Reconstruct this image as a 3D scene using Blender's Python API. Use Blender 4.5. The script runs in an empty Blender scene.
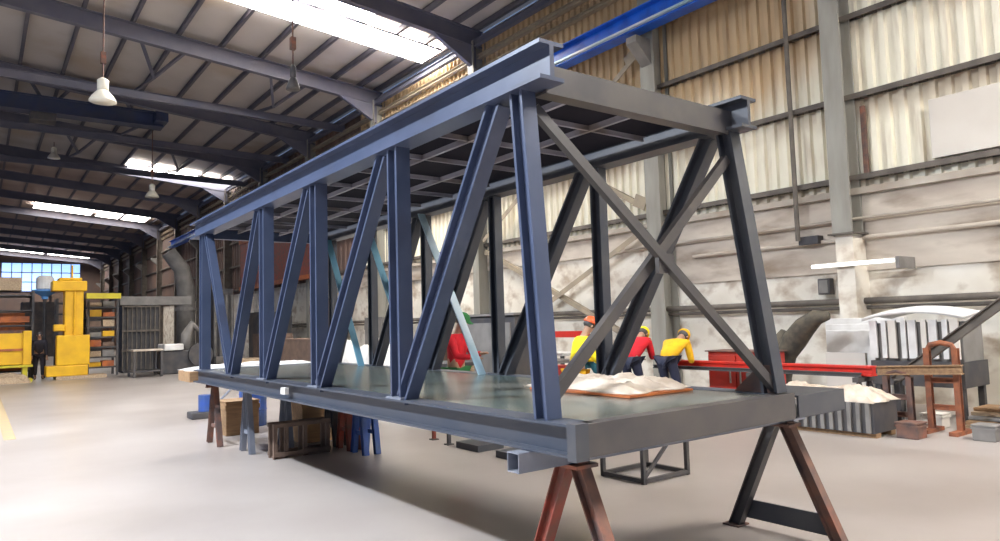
import bpy, math, random
from mathutils import Vector, Matrix
random.seed(7)
PI = math.pi
V = Vector
COL = bpy.context.scene.collection

# ------------------------------------------------------------------ materials
def mat(name, c1, c2=None, rough=.6, metal=0, scale=4, bump=0, stretch=(1, 1, 1), detail=6, lo=.35, hi=.65, spec=.5, coat=0, c3=None, scale3=1.5, lo3=.55, hi3=.7):
    m = bpy.data.materials.new(name); m.use_nodes = True
    n = m.node_tree.nodes; l = m.node_tree.links
    b = n['Principled BSDF']; b.inputs['Roughness'].default_value = rough; b.inputs['Metallic'].default_value = metal
    b.inputs['Specular IOR Level'].default_value = spec
    b.inputs['Coat Weight'].default_value = coat
    b.inputs['Base Color'].default_value = (*c1, 1)
    if c2 is not None or bump:
        tc = n.new('ShaderNodeTexCoord'); mp = n.new('ShaderNodeMapping'); mp.inputs['Scale'].default_value = stretch
        l.new(tc.outputs['Object'], mp.inputs['Vector'])
        ns = n.new('ShaderNodeTexNoise'); ns.inputs['Scale'].default_value = scale; ns.inputs['Detail'].default_value = detail
        l.new(mp.outputs[0], ns.inputs['Vector'])
        if c2 is not None:
            r = n.new('ShaderNodeMapRange'); r.inputs[1].default_value = lo; r.inputs[2].default_value = hi
            l.new(ns.outputs[0], r.inputs[0])
            mx = n.new('ShaderNodeMix'); mx.data_type = 'RGBA'
            mx.inputs['A'].default_value = (*c1, 1); mx.inputs['B'].default_value = (*c2, 1)
            l.new(r.outputs[0], mx.inputs['Factor']); out = mx.outputs['Result']
            if c3 is not None:
                n2 = n.new('ShaderNodeTexNoise'); n2.inputs['Scale'].default_value = scale3; n2.inputs['Detail'].default_value = 8
                l.new(mp.outputs[0], n2.inputs['Vector'])
                r2 = n.new('ShaderNodeMapRange'); r2.inputs[1].default_value = lo3; r2.inputs[2].default_value = hi3
                l.new(n2.outputs[0], r2.inputs[0])
                m2 = n.new('ShaderNodeMix'); m2.data_type = 'RGBA'; m2.inputs['B'].default_value = (*c3, 1)
                l.new(out, m2.inputs['A']); l.new(r2.outputs[0], m2.inputs['Factor']); out = m2.outputs['Result']
            l.new(out, b.inputs['Base Color'])
        if bump:
            bp = n.new('ShaderNodeBump'); bp.inputs['Strength'].default_value = bump; bp.inputs['Distance'].default_value = .02
            l.new(ns.outputs[0], bp.inputs['Height']); l.new(bp.outputs[0], b.inputs['Normal'])
    return m

def emit(name, col, s):
    m = bpy.data.materials.new(name); m.use_nodes = True
    b = m.node_tree.nodes['Principled BSDF']; b.inputs['Base Color'].default_value = (*col, 1)
    b.inputs['Emission Color'].default_value = (*col, 1); b.inputs['Emission Strength'].default_value = s
    return m

def wall_sheet_mat(name, cream, tan, brown, zlo, zhi, ylo, yhi):
    """aged coated sheet: cream low down, tan sheets higher up the wall, brown dirt runs"""
    m = mat(name, cream, cream, rough=.55)
    n = m.node_tree.nodes; l = m.node_tree.links; b = n['Principled BSDF']
    for k in list(b.inputs['Base Color'].links): l.remove(k)
    tc = n.new('ShaderNodeNewGeometry'); sx = n.new('ShaderNodeSeparateXYZ'); l.new(tc.outputs['Position'], sx.inputs[0])
    def rng(sock, a, c, o0=0, o1=1):
        r = n.new('ShaderNodeMapRange'); r.interpolation_type = 'SMOOTHSTEP'
        r.inputs[1].default_value = a; r.inputs[2].default_value = c; r.inputs[3].default_value = o0; r.inputs[4].default_value = o1
        l.new(sock, r.inputs[0]); return r.outputs[0]
    def mth(op, a, c):
        k = n.new('ShaderNodeMath'); k.operation = op
        for i, s in enumerate((a, c)):
            if isinstance(s, (int, float)): k.inputs[i].default_value = s
            else: l.new(s, k.inputs[i])
        return k.outputs[0]
    def noise(sc, st):
        mp = n.new('ShaderNodeMapping'); mp.inputs['Scale'].default_value = st; l.new(tc.outputs['Position'], mp.inputs[0])
        q = n.new('ShaderNodeTexNoise'); q.inputs['Scale'].default_value = sc; q.inputs['Detail'].default_value = 7; l.new(mp.outputs[0], q.inputs['Vector']); return q.outputs[0]
    big = noise(1.0, (1, .8, .35))
    zz = mth('ADD', sx.outputs['Z'], mth('MULTIPLY', mth('SUBTRACT', big, .5), 2.0))
    f1 = mth('MULTIPLY', rng(zz, zlo, zhi), rng(sx.outputs['Y'], ylo, yhi))
    runs = rng(noise(1.0, (4, 4, .5)), .5, .72)
    # dirt that gathers under each rail
    fr = mth('FRACT', mth('DIVIDE', mth('SUBTRACT', sx.outputs['Z'], 4.05), 1.5), 0)
    band = mth('MULTIPLY', rng(fr, .55, .95), .75)
    f2 = mth('MAXIMUM', mth('MULTIPLY', runs, .45), mth('MULTIPLY', band, rng(noise(.6, (1, 1, 1)), .35, .6)))
    m1 = n.new('ShaderNodeMix'); m1.data_type = 'RGBA'; m1.inputs['A'].default_value = (*cream, 1); m1.inputs['B'].default_value = (*tan, 1); l.new(f1, m1.inputs['Factor'])
    m2 = n.new('ShaderNodeMix'); m2.data_type = 'RGBA'; m2.inputs['B'].default_value = (*brown, 1); l.new(m1.outputs['Result'], m2.inputs['A']); l.new(f2, m2.inputs['Factor'])
    l.new(m2.outputs['Result'], b.inputs['Base Color'])
    return m

M = {}
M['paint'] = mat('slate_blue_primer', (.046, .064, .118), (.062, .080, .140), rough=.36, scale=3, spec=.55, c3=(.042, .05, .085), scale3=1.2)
M['paint_dark'] = mat('dark_grey_shade_primer', (.045, .05, .065), (.07, .072, .08), rough=.42, scale=3)  # dark grey steel; on the right truss side it stands in for shade
M['paint_warm'] = mat('warm_lit_primer', (.060, .055, .057), (.088, .078, .072), rough=.4, scale=4)  # primer with the warm light of the near end mixed into its colour
M['chord'] = mat('grey_chord_primer', (.042, .052, .075), (.055, .062, .08), rough=.4, scale=3, spec=.5)
M['stand_rust'] = mat('stand_rust', (.34, .11, .045), (.18, .07, .04), rough=.7, scale=8)
M['deck'] = mat('deck_plate', (.06, .09, .088), (.105, .115, .10), rough=.22, scale=1.4, spec=.7, c3=(.14, .14, .125), scale3=.8)
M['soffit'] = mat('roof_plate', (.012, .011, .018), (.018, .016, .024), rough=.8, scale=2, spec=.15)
M['rib'] = mat('bare_flat_bar', (.32, .31, .36), (.2, .17, .16), rough=.4, scale=2, lo=.5)
M['galv'] = mat('bright_angle', (.62, .68, .74), (.3, .5, .6), rough=.35, scale=1, metal=.2)
M['teal'] = mat('teal_angle', (.12, .30, .42), (.2, .42, .55), rough=.35, scale=1)
M['rust'] = mat('rusty_steel', (.20, .10, .07), (.10, .07, .065), rough=.7, scale=7, bump=.3, c3=(.33, .11, .06), scale3=3)
M['red_rust'] = mat('red_oxide', (.30, .05, .03), (.16, .07, .05), rough=.6, scale=6)
M['blue_steel'] = mat('blue_trestle_paint', (.03, .08, .33), (.05, .09, .2), rough=.45, scale=5)
M['crane_blue'] = mat('crane_blue', (.015, .15, .72), (.01, .08, .45), rough=.35, scale=2)
M['navy'] = mat('navy_girder', (.035, .05, .12), (.05, .06, .1), rough=.5, scale=2)
M['tube'] = mat('grey_blue_tube', (.17, .19, .24), (.22, .23, .27), rough=.4, scale=5)
M['dark'] = mat('dark_void', (.02, .02, .025), rough=.8)
M['col'] = mat('column_paint', (.33, .32, .28), (.26, .245, .21), rough=.55, scale=2, stretch=(2, 2, .4))
M['col_tan'] = mat('tan_bracing_paint', (.40, .33, .23), (.30, .25, .19), rough=.6, scale=3)
M['girt'] = mat('girt_steel', (.10, .085, .072), (.17, .145, .12), rough=.7, scale=3)
M['rafter'] = mat('rafter_steel', (.115, .12, .165), (.15, .145, .18), rough=.55, scale=1.5)
M['purlin'] = mat('purlin_steel', (.10, .10, .135), (.14, .13, .15), rough=.6, scale=2)
M['roof'] = mat('roof_sheet', (.58, .54, .51), (.50, .47, .45), rough=.65, scale=.5, c3=(.44, .35, .26), scale3=.25, lo3=.5, hi3=.7)
M['roof_far'] = mat('roof_sheet_far', (.50, .41, .36), (.36, .28, .25), rough=.7, scale=.4)
M['sky'] = emit('daylight_panel', (1.0, .96, .90), 40.0)
M['sky_far'] = emit('daylight_panel_far', (1.0, .95, .88), 16.0)
M['pane'] = emit('daylit_blue_glazing', (.33, .55, 1.0), 1.4)
M['wsheet'] = wall_sheet_mat('wall_sheeting', (.90, .85, .69), (.62, .45, .26), (.36, .25, .15), 5.4, 6.8, 6.2, 7.4)
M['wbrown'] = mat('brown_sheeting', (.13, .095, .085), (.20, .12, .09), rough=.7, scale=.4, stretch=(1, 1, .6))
M['wlow'] = mat('stained_masonry', (.86, .82, .73), (.72, .66, .56), rough=.8, scale=.9, bump=.4, c3=(.47, .38, .29), scale3=2.2, lo3=.50, hi3=.70, stretch=(1, 1, 1.4))
M['wband'] = mat('stained_band', (.66, .59, .50), (.50, .43, .36), rough=.8, scale=1.2, stretch=(1, .6, 2), c3=(.30, .23, .17), scale3=1.3, lo3=.5, hi3=.72)
M['dusty'] = mat('dusty_cream_steel', (.52, .47, .40), (.34, .28, .22), rough=.75, scale=2, stretch=(1, .5, 1))
M['cream'] = mat('cream_panel', (.74, .70, .63), (.66, .61, .54), rough=.6, scale=.8)
M['white'] = mat('white_sheet', (.80, .79, .77), (.62, .60, .57), rough=.55, scale=3, bump=.4)
M['plastic'] = mat('plastic_film', (.66, .58, .49), (.45, .36, .28), rough=.35, scale=6, bump=.3)
M['wood'] = mat('timber', (.36, .22, .11), (.25, .15, .08), rough=.7, scale=3, stretch=(1, 8, 8))
M['plank'] = mat('pale_plank', (.50, .38, .25), (.36, .26, .17), rough=.7, scale=3, stretch=(8, 1, 8))
M['red'] = mat('signal_red', (.72, .03, .015), (.55, .03, .02), rough=.45, scale=4)
M['cab_red'] = mat('cabinet_red', (.48, .035, .02), (.36, .04, .03), rough=.5, scale=3)
M['yellow'] = mat('machine_yellow', (.85, .50, .01), (.70, .38, .01), rough=.5, scale=2)
M['yellow2'] = mat('lime_yellow', (.62, .55, .02), (.5, .4, .03), rough=.5, scale=2)
M['orange'] = mat('orange_steel', (.55, .15, .03), (.30, .09, .04), rough=.6, scale=3)
M['machine'] = mat('machine_dark', (.05, .05, .058), (.09, .08, .075), rough=.6, scale=3)
M['grey'] = mat('mid_grey', (.24, .225, .21), (.17, .16, .15), rough=.6, scale=3)
M['brown'] = mat('brown_crate', (.20, .13, .095), (.13, .09, .07), rough=.75, scale=5)
M['tarp'] = mat('grey_tarpaulin', (.40, .37, .34), (.28, .25, .23), rough=.6, scale=2, bump=.6)
M['hose'] = mat('black_hose', (.06, .055, .045), (.12, .10, .07), rough=.75, scale=8, bump=.6)
M['floor'] = mat('concrete_floor', (.345, .305, .285), (.41, .37, .345), rough=.34, scale=.5, spec=.45, c3=(.28, .24, .215), scale3=.35, lo3=.48, hi3=.75)
M['line'] = mat('yellow_floor_strip', (.50, .38, .20), (.42, .33, .22), rough=.6, scale=4)
M['lamp'] = mat('lamp_enamel', (.82, .78, .66), rough=.4)
M['skin'] = mat('skin', (.42, .24, .16), rough=.55)
M['c_red'] = mat('red_shirt', (.66, .008, .02), (.5, .008, .02), rough=.8, scale=9)
M['c_yel'] = mat('yellow_jacket', (.90, .52, .01), (.75, .4, .01), rough=.8, scale=9)
M['c_lime'] = mat('yellow_vest', (.92, .75, .01), rough=.8)
M['c_grn'] = mat('green_cloth', (.02, .16, .04), rough=.8)
M['c_teal'] = mat('teal_overall', (.02, .12, .15), rough=.8)
M['c_navy'] = mat('navy_trousers', (.025, .03, .06), rough=.85)
M['c_dark'] = mat('dark_jacket', (.03, .03, .045), rough=.85)
M['boot'] = mat('black_boots', (.02, .018, .016), rough=.6)
M['orange_hat'] = mat('orange_helmet', (.80, .12, .03), rough=.4)
M['eye'] = mat('eye_dark', (.01, .01, .01), rough=.3)
M['blue_cloth'] = mat('bright_blue', (.03, .12, .6), rough=.6)
M['sky_blue'] = mat('pale_blue_plastic', (.12, .33, .72), rough=.5)

# ------------------------------------------------------------------ mesh helpers
class G:
    def __init__(s): s.v = []; s.f = []
    def add(s, vs, fs):
        o = len(s.v); s.v += [V(a) for a in vs]; s.f += [tuple(o + i for i in f) for f in fs]; return s
    def box(s, x0, x1, y0, y1, z0, z1):
        if x0 > x1: x0, x1 = x1, x0
        if y0 > y1: y0, y1 = y1, y0
        return s.add([(x0, y0, z0), (x1, y0, z0), (x1, y1, z0), (x0, y1, z0), (x0, y0, z1), (x1, y0, z1), (x1, y1, z1), (x0, y1, z1)],
                     [(3, 2, 1, 0), (4, 5, 6, 7), (0, 1, 5, 4), (1, 2, 6, 5), (2, 3, 7, 6), (3, 0, 4, 7)])
    def sweep(s, prof, p0, p1, d):
        """closed 2D profile (a along d, b along side) pushed from p0 to p1"""
        p0, p1, d = V(p0), V(p1), V(d); ax = (p1 - p0).normalized(); d = (d - ax * d.dot(ax)).normalized(); w = ax.cross(d)
        n = len(prof); vs = [p + d * a + w * b for p in (p0, p1) for a, b in prof]
        fs = [(i, (i + 1) % n, n + (i + 1) % n, n + i) for i in range(n)]
        fs += [tuple(reversed(range(n))), tuple(range(n, 2 * n))]
        return s.add(vs, fs)
    def bar(s, p0, p1, d=(0, 0, 1), D=.1, W=.1):
        return s.sweep([(-D/2, -W/2), (D/2, -W/2), (D/2, W/2), (-D/2, W/2)], p0, p1, d)
    def isec(s, p0, p1, d=(0, 0, 1), D=.16, W=.14, t=.014, tw=.012):
        a, b, c = D/2, W/2, tw/2
        return s.sweep([(-a, -b), (-a+t, -b), (-a+t, -c), (a-t, -c), (a-t, -b), (a, -b), (a, b), (a-t, b), (a-t, c), (-a+t, c), (-a+t, b), (-a, b)], p0, p1, d)
    def angle(s, p0, p1, d, D=.06, t=.008):
        return s.sweep([(0, 0), (D, 0), (D, t), (t, t), (t, D), (0, D)], p0, p1, d)
    def tube_sq(s, p0, p1, D, W, t, d=(0, 0, 1)):
        p0, p1 = V(p0), V(p1)
        o = [(-D/2, -W/2), (D/2, -W/2), (D/2, W/2), (-D/2, W/2)]; i = [(a*(1-2*t/D), b*(1-2*t/W)) for a, b in o]
        dd = V(d); ax = (p1-p0).normalized(); dd = (dd-ax*dd.dot(ax)).normalized(); w = ax.cross(dd)
        vs = [p + dd*a + w*b for p in (p0, p1) for a, b in o + i]; fs = []
        for k in range(4):
            j = (k+1) % 4
            fs += [(k, j, 8+j, 8+k), (4+j, 4+k, 12+k, 12+j), (j, k, 4+k, 4+j), (8+k, 8+j, 12+j, 12+k)]
        return s.add(vs, fs)
    def cyl(s, p0, p1, r0, r1=None, n=14):
        r1 = r0 if r1 is None else r1
        p0, p1 = V(p0), V(p1); ax = (p1-p0).normalized(); h = V((0, 0, 1)) if abs(ax.z) < .9 else V((1, 0, 0))
        a = ax.cross(h).normalized(); b = ax.cross(a)
        vs = [p + (a*math.cos(2*PI*i/n)+b*math.sin(2*PI*i/n))*r for p, r in ((p0, r0), (p1, r1)) for i in range(n)]
        return s.add(vs, [(i, (i+1) % n, n+(i+1) % n, n+i) for i in range(n)] + [tuple(reversed(range(n))), tuple(range(n, 2*n))])
    def path(s, pts, rs, n=12):
        pts = [V(p) for p in pts]; rs = rs if isinstance(rs, (list, tuple)) else [rs]*len(pts); vs = []; prev = None
        for i, p in enumerate(pts):
            t = (pts[min(i+1, len(pts)-1)] - pts[max(i-1, 0)]).normalized()
            a = (prev - t*prev.dot(t)) if prev is not None else t.cross(V((0, 0, 1)) if abs(t.z) < .9 else V((1, 0, 0)))
            a.normalize(); prev = a; b = t.cross(a)
            vs += [p + (a*math.cos(2*PI*k/n)+b*math.sin(2*PI*k/n))*rs[i] for k in range(n)]
        m = len(pts); fs = [(i*n+k, i*n+(k+1) % n, (i+1)*n+(k+1) % n, (i+1)*n+k) for i in range(m-1) for k in range(n)]
        return s.add(vs, fs + [tuple(reversed(range(n))), tuple(range((m-1)*n, m*n))])
    def lathe(s, c, prof, n=20):
        c = V(c); vs = [c + V((r*math.cos(2*PI*k/n), r*math.sin(2*PI*k/n), z)) for r, z in prof for k in range(n)]
        m = len(prof); return s.add(vs, [(i*n+k, i*n+(k+1) % n, (i+1)*n+(k+1) % n, (i+1)*n+k) for i in range(m-1) for k in range(n)] + [tuple(reversed(range(n))), tuple(range((m-1)*n, m*n))])

def wp(root):
    p = V((0, 0, 0))
    while root: p += root.location; root = root.parent
    return p

def obj(name, g, m, parent=None, label=None, smooth=False, bevel=0):
    """one mesh object; vertices are given in world metres"""
    me = bpy.data.meshes.new(name)
    if parent is not None: off = wp(parent)
    else:
        xs = [v.x for v in g.v]; ys = [v.y for v in g.v]; off = V(((min(xs)+max(xs))/2, (min(ys)+max(ys))/2, min(v.z for v in g.v)))
    me.from_pydata([v-off for v in g.v], [], g.f); me.materials.append(M[m] if isinstance(m, str) else m)
    import bmesh
    bm = bmesh.new(); bm.from_mesh(me); bmesh.ops.recalc_face_normals(bm, faces=bm.faces); bm.to_mesh(me); bm.free()
    if smooth:
        for p in me.polygons: p.use_smooth = True
    o = bpy.data.objects.new(name, me); COL.objects.link(o)
    if parent is not None: o.parent = parent
    else: o.location = off
    if label: o['label'] = label
    if bevel:
        b = o.modifiers.new('bevel', 'BEVEL'); b.width = bevel; b.segments = 2; b.limit_method = 'ANGLE'
    return o

def tag(o, label, cat, group=None, kind=None):
    o['label'] = label; o['category'] = cat
    if group: o['group'] = group
    if kind: o['kind'] = kind
    return o

def thing(name, loc, label, cat, group=None):
    o = bpy.data.objects.new(name, None); COL.objects.link(o); o.location = loc; o.empty_display_size = .2
    return tag(o, label, cat, group)

def struct(name, g, m, label=None):
    o = obj(name, g, m); o['kind'] = 'structure'
    if label: o['label'] = label
    return o

def dup(root, loc, label, rotz=None):
    r = root.copy(); COL.objects.link(r); r.location = loc; r['label'] = label
    if rotz is not None: r.rotation_euler = (0, 0, rotz)
    for ch in list(root.children):
        c = ch.copy(); COL.objects.link(c); c.parent = r
        for gch in list(ch.children):
            d = gch.copy(); COL.objects.link(d); d.parent = c
    return r

# ------------------------------------------------------------------ setting
XW = 13.0
ZE, SL = 11.2, .085          # roof height at the wall, roof slope
def zr(x): return ZE + SL*(13-x) if x >= 0 else ZE + SL*(13+x)
YS, YE = -8, 106
struct('floor', G().box(-16, XW+.3, YS, YE, -.2, 0), 'floor')
# right wall: stained masonry below, ribbed sheeting above
g = G().box(XW, XW+.3, YS, YE, 0, 3.85)
struct('wall_right', g, 'wlow')
def ribbed(y0, y1, z0, z1, x, pitch=.25, d=.07):
    vs = []; y = y0; prof = []
    while y < y1:
        prof += [(0, y), (0, y+pitch*.42), (-d, y+pitch*.52), (-d, y+pitch*.9)]; y += pitch
    vs = [(x+a, b, z) for z in (z0, z1) for a, b in prof]; n = len(prof)
    g = G().add(vs, [(i, i+1, n+i+1, n+i) for i in range(n-1)])
    return g.box(x+.005, x+.06, y0, y1, z0, z1)
struct('wall_right_sheeting', ribbed(YS, 27, 3.85, 10.95, XW), 'wsheet')
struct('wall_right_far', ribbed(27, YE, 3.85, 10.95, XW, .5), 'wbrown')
g = G().box(XW-.09, XW, YS, 33, 3.25, 3.72).box(XW-.05, XW, YS, 11.5, 2.35, 3.25)
struct('trim_1', g, 'wband')
g = G().box(-16, XW+.3, YE, YE+.3, 0, 12.4)
struct('wall_back', g, 'wbrown')
# roof
g = G()
def roof_piece(x0, x1, y0, y1, t=.06):
    z0, z1 = zr(x0), zr(x1)
    return [(x0, y0, z0), (x1, y0, z1), (x1, y1, z1), (x0, y1, z0), (x0, y0, z0+t), (x1, y0, z1+t), (x1, y1, z1+t), (x0, y1, z0+t)]
BF = [(3, 2, 1, 0), (4, 5, 6, 7), (0, 1, 5, 4), (1, 2, 6, 5), (2, 3, 7, 6), (3, 0, 4, 7)]
for x0, x1 in ((-16, 0), (0, XW+.2)): g.add(roof_piece(x0, x1, YS, 50), BF)
struct('ceiling', g, 'roof')
g = G()
for x0, x1 in ((-16, 0), (0, XW+.2)): g.add(roof_piece(x0, x1, 50, YE+.3), BF)
struct('ceiling_far', g, 'roof_far')
# daylight panels set in the roof sheets
def skylight(x0, x1, y0, y1, label, m='sky', n=1, group='roof skylights'):
    t = thing('skylight', ((x0+x1)/2, (y0+y1)/2, zr((x0+x1)/2)), label, 'skylight', group)
    w = (x1-x0)/n
    for k in range(n):
        a, b = x0+k*w+.01, x0+(k+1)*w-.01
        vs = [(p[0], p[1], p[2]-.27) for p in roof_piece(a, b, y0, y1, .03)]
        obj('glazing_panel', G().add(vs, BF), m, t)
    fr = G()
    for yy in (y0, y1): fr.bar((x0, yy, zr(x0)-.25), (x1, yy, zr(x1)-.25), D=.06, W=.04)
    for xx in (x0, x1): fr.bar((xx, y0, zr(xx)-.25), (xx, y1, zr(xx)-.25), D=.06, W=.04)
    obj('frame', fr, 'rafter', t)
    return t
skylight(5.0, 12.6, 19.9, 21.25, 'long bright daylight strip in the roof at the top of the picture', n=4)
skylight(5.4, 9.7, 18.75, 19.75, 'short bright roof panel touching the longest skylight strip', n=2)
skylight(6.9, 12.9, 45.1, 46.7, 'glowing roof strip above the far end of the steel frame', 'sky_far', n=4)
skylight(3.3, 7.3, 63.2, 66.2, 'left bright segment of the farther roof light row', 'sky_far', n=2)
skylight(7.6, 9.3, 63.2, 66.2, 'middle segment of the farther roof light row', 'sky_far')
skylight(9.5, 11.3, 63.2, 66.2, 'right segment of the farther roof light row', 'sky_far')
skylight(1.0, 6.2, 98, 101, 'warm roof strip low at the left over the blue window', 'sky_far', n=2)
skylight(6.6, 11.0, 98, 101, 'warm roof strip just right of the one over the blue window', 'sky_far', n=2)
# unseen glowing strips added over the near bays to light floor and wall
for yy in (-3.5, 3.2, 9.8):
    skylight(-6.6, -3.2, yy, yy+1.1, 'added unseen light strip in the roof over the near bays', n=4, group='added light strips over the near bays')
skylight(5.5, 12.6, -5.6, -2.4, 'added unseen light strip in the roof over the near bays', n=4, group='added light strips over the near bays')
# far daylit window
w = G().box(2.2, 10.6, YE-.12, YE-.02, 7.2, 10.8)
wo = struct('window_1', w, 'pane')
g = G()
for k in range(9): g.box(2.2+k*1.05-.05, 2.2+k*1.05+.05, YE-.2, YE-.1, 7.2, 10.8)
for z in (7.2, 8.4, 9.6, 10.8): g.box(2.1, 10.7, YE-.2, YE-.1, z-.06, z+.06)
obj('window_frame', g, 'rafter', wo)

# columns of the right wall
def column(y, label, x=12.72, D=.5, W=.32, m='col', top=10.6, corbel=True, z0=0):
    t = thing('steel_column', (x, y, 0), label, 'column', 'steel columns along the right wall')
    obj('shaft', G().isec((x, y, z0+.02), (x, y, top), (1, 0, 0), D=D, W=W, t=.03, tw=.025), m, t)
    obj('base_plate', G().box(x-D/2-.06, x+.27, y-W/2-.06, y+W/2+.06, z0, z0+.03), 'girt', t)
    if corbel:
        g = G().add([(x-.25, y-.15, 8.1), (x-.25, y+.15, 8.1), (x-.25, y-.15, 7.5), (x-.25, y+.15, 7.5), (x-.75, y-.15, 8.1), (x-.75, y+.15, 8.1), (x-.75, y-.15, 7.95), (x-.75, y+.15, 7.95)],
                    [(0, 1, 5, 4), (2, 6, 7, 3), (4, 5, 7, 6), (0, 4, 6, 2), (1, 3, 7, 5), (0, 2, 3, 1)])
        obj('crane_bracket', g, 'grey', t)
    return t
FR = [4, 10.75, 18, 25, 32, 39, 46, 53, 60, 67, 74, 81, 88, 95, 102]
names = {4: 'beige steel column at the right edge of the picture', 10.75: 'beige wall column carrying the crane bracket behind the near end of the steel frame',
         18: 'beige wall column seen between the posts just right of the green-capped worker', 25: 'beige wall column seen behind the fourth panel of the steel frame',
         32: 'beige wall column seen in the gap right of the third post from the far end'}
for y in FR[1:]:
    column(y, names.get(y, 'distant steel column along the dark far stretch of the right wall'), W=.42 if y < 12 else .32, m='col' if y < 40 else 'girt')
column(6.38, 'broad pale column on the right wall, nearest and widest in view', x=12.66, D=.42, W=.36, corbel=False, top=10.9, z0=3.0)
obj('pier', G().box(12.5, XW, 6.22, 6.54, 0, 3.0), 'wlow', bpy.data.objects['steel_column.014'])
# rafters and haunches
def rafter(y):
    t = thing('roof_rafter', (0, y, 12), 'dark steel rafter spanning the roof from wall to ridge', 'roof beam', 'roof rafters')
    zz = -.5
    obj('beam', G().isec((XW-.1, y, zr(13)+zz), (0, y, zr(0)+zz), (0, 0, 1), D=.55, W=.24, t=.03, tw=.02), 'rafter', t)
    obj('beam', G().isec((0, y, zr(0)+zz), (-16, y, zr(-16)+zz), (0, 0, 1), D=.55, W=.24, t=.03, tw=.02), 'rafter', t)
    g = G().add([(XW-.35, y-.08, 9.7), (XW-.35, y+.08, 9.7), (XW-.35, y-.08, 10.6), (XW-.35, y+.08, 10.6), (XW-2.0, y-.08, 10.62), (XW-2.0, y+.08, 10.62)],
                [(0, 1, 3, 2), (2, 3, 5, 4), (0, 4, 5, 1), (0, 2, 4), (1, 5, 3)])
    obj('haunch', g, 'rafter', t)
    return t
r0 = rafter(FR[0])
for y in FR[1:]: dup(r0, (0, y, 12), 'dark steel rafter spanning the roof from wall to ridge')
for k, x in enumerate((12.75, 12.0, 10.9, 9.5, 8.1, 6.7, 5.3, 3.9, 2.5, 1.1, -.4, -2, -3.6, -5.2, -6.8, -8.4, -10, -12)):
    tag(obj('roof_purlin', G().isec((x, YS, zr(x)-.12), (x, YE, zr(x)-.12), (0, 0, 1), D=.2, W=.1, t=.015, tw=.015), 'purlin'),
        'thin dark purlin running the length of the roof under the sheets', 'purlin', 'roof purlins')
# struts hung between frames (V shapes under the roof) and long ties
for (y, x) in ((25, 5.0), (25, 9.4), (32, 2.2), (32, 5.6), (39, 4.0), (39, 8.8)):
    zb = zr(x)-.95
    g = G().bar((x-.9, y+.3, zr(x)-.28), (x, y+2.6, zb), D=.1, W=.1).bar((x+.9, y+.3, zr(x)-.28), (x, y+2.6, zb), D=.1, W=.1).bar((x, y+6.7, zr(x)-.3), (x, y+2.6, zb), D=.1, W=.1)
    tag(obj('roof_strut', g, 'rafter'), 'slender V shaped strut hanging under the roof between two rafters', 'strut', 'struts under the roof')
for y in (28.5, 35.5, 42.5):
    tag(obj('roof_tie', G().isec((-14, y, 10.75), (12.9, y, 10.35), (0, 0, 1), D=.3, W=.16), 'rafter'),
        'level tie beam crossing the hall below the rafters', 'tie beam', 'tie beams under the roof')
# eaves gutter girders; tan on the lower two puts orange light in the colour
for k, (x, z, s, mm) in enumerate(((12.62, 10.55, .22, 'rafter'), (12.8, 10.15, .14, 'col_tan'), (12.86, 9.75, .12, 'col_tan'))):
    tag(obj('eaves_beam', G().isec((x, YS, z), (x, YE, z), (0, 0, 1), D=s, W=.16), mm),
        ('dark top', 'tan middle', 'tan lower')[k] + ' beam running under the eaves along the right wall', 'eaves beam')
# girts
GZ = ((4.05, 'lowest wall rail, resting just above the stained masonry'), (5.55, 'wall rail one step above the masonry top'), (7.05, 'wall rail just under the crane beam level'),
      (8.6, 'wall rail hidden partly behind the blue crane beam'))
for z, lb in GZ:
    o = obj('wall_rail', G().isec((XW-.13, YS, z), (XW-.13, YE, z), (1, 0, 0), D=.16, W=.1, t=.02, tw=.02), 'girt'); tag(o, lb, 'wall rail')
tag(obj('cable_tray', G().box(XW-.2, XW-.1, YS, 33, 3.74, 3.8).box(XW-.2, XW-.18, YS, 33, 3.8, 3.86), 'dusty'), 'pale cable tray running along the wall below the sheeting', 'cable tray')
tag(obj('wall_pipe', G().cyl((XW-.2, YS, 1.8), (XW-.2, 40, 1.8), .06).cyl((XW-.14, YS, 1.68), (XW-.14, 40, 1.68), .035), 'girt'), 'dark double pipe run along the lower white wall', 'pipe')
tag(obj('wall_pipe', G().cyl((XW-.16, YS, 3.3), (XW-.16, 12, 3.3), .03), 'dusty'), 'thin pale pipe above the white batten, on the upper masonry', 'pipe')
tag(obj('wall_pipe', G().cyl((XW-.12, YS, 2.95), (XW-.12, 10, 2.95), .04), 'wband'), 'dull brown pipe just above the white batten on the masonry', 'pipe')
tag(obj('drain_pipe', G().cyl((XW-.34, 7.35, 3.0), (XW-.34, 7.35, 10.7), .045), 'girt'), 'thin dark vertical pipe left of the broad pale column', 'pipe')
tag(obj('rusty_conduit', G().box(XW-.14, XW-.08, 6.04, 6.12, 4.1, 5.35), 'rust'), 'short rusty brown strip right beside the broad pale column', 'conduit')
tag(obj('wall_panel', G().box(XW-.16, XW-.1, 1.0, 4.97, 4.14, 5.15), 'cream', bevel=.01), 'smooth cream flat panel fixed over the ribbed sheeting', 'panel')
t = thing('light_batten', (XW-.2, 6.3, 2.55), 'white light batten mounted on the masonry at right', 'wall light')
obj('housing', G().box(XW-.58, XW-.52, 5.45, 6.98, 2.42, 2.5), 'white', t)
obj('tube', G().cyl((XW-.61, 5.5, 2.46), (XW-.61, 6.95, 2.46), .03), emit('batten_glow', (1, .98, .94), 2.2), t)
obj('end_clip', G().box(XW-.64, XW-.05, 5.4, 5.46, 2.32, 2.52), 'grey', t)
t = thing('switch_box', (XW-.1, 6.95, 1.95), 'small dark electrical box on the lower wall beside the column', 'switch box')
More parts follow.
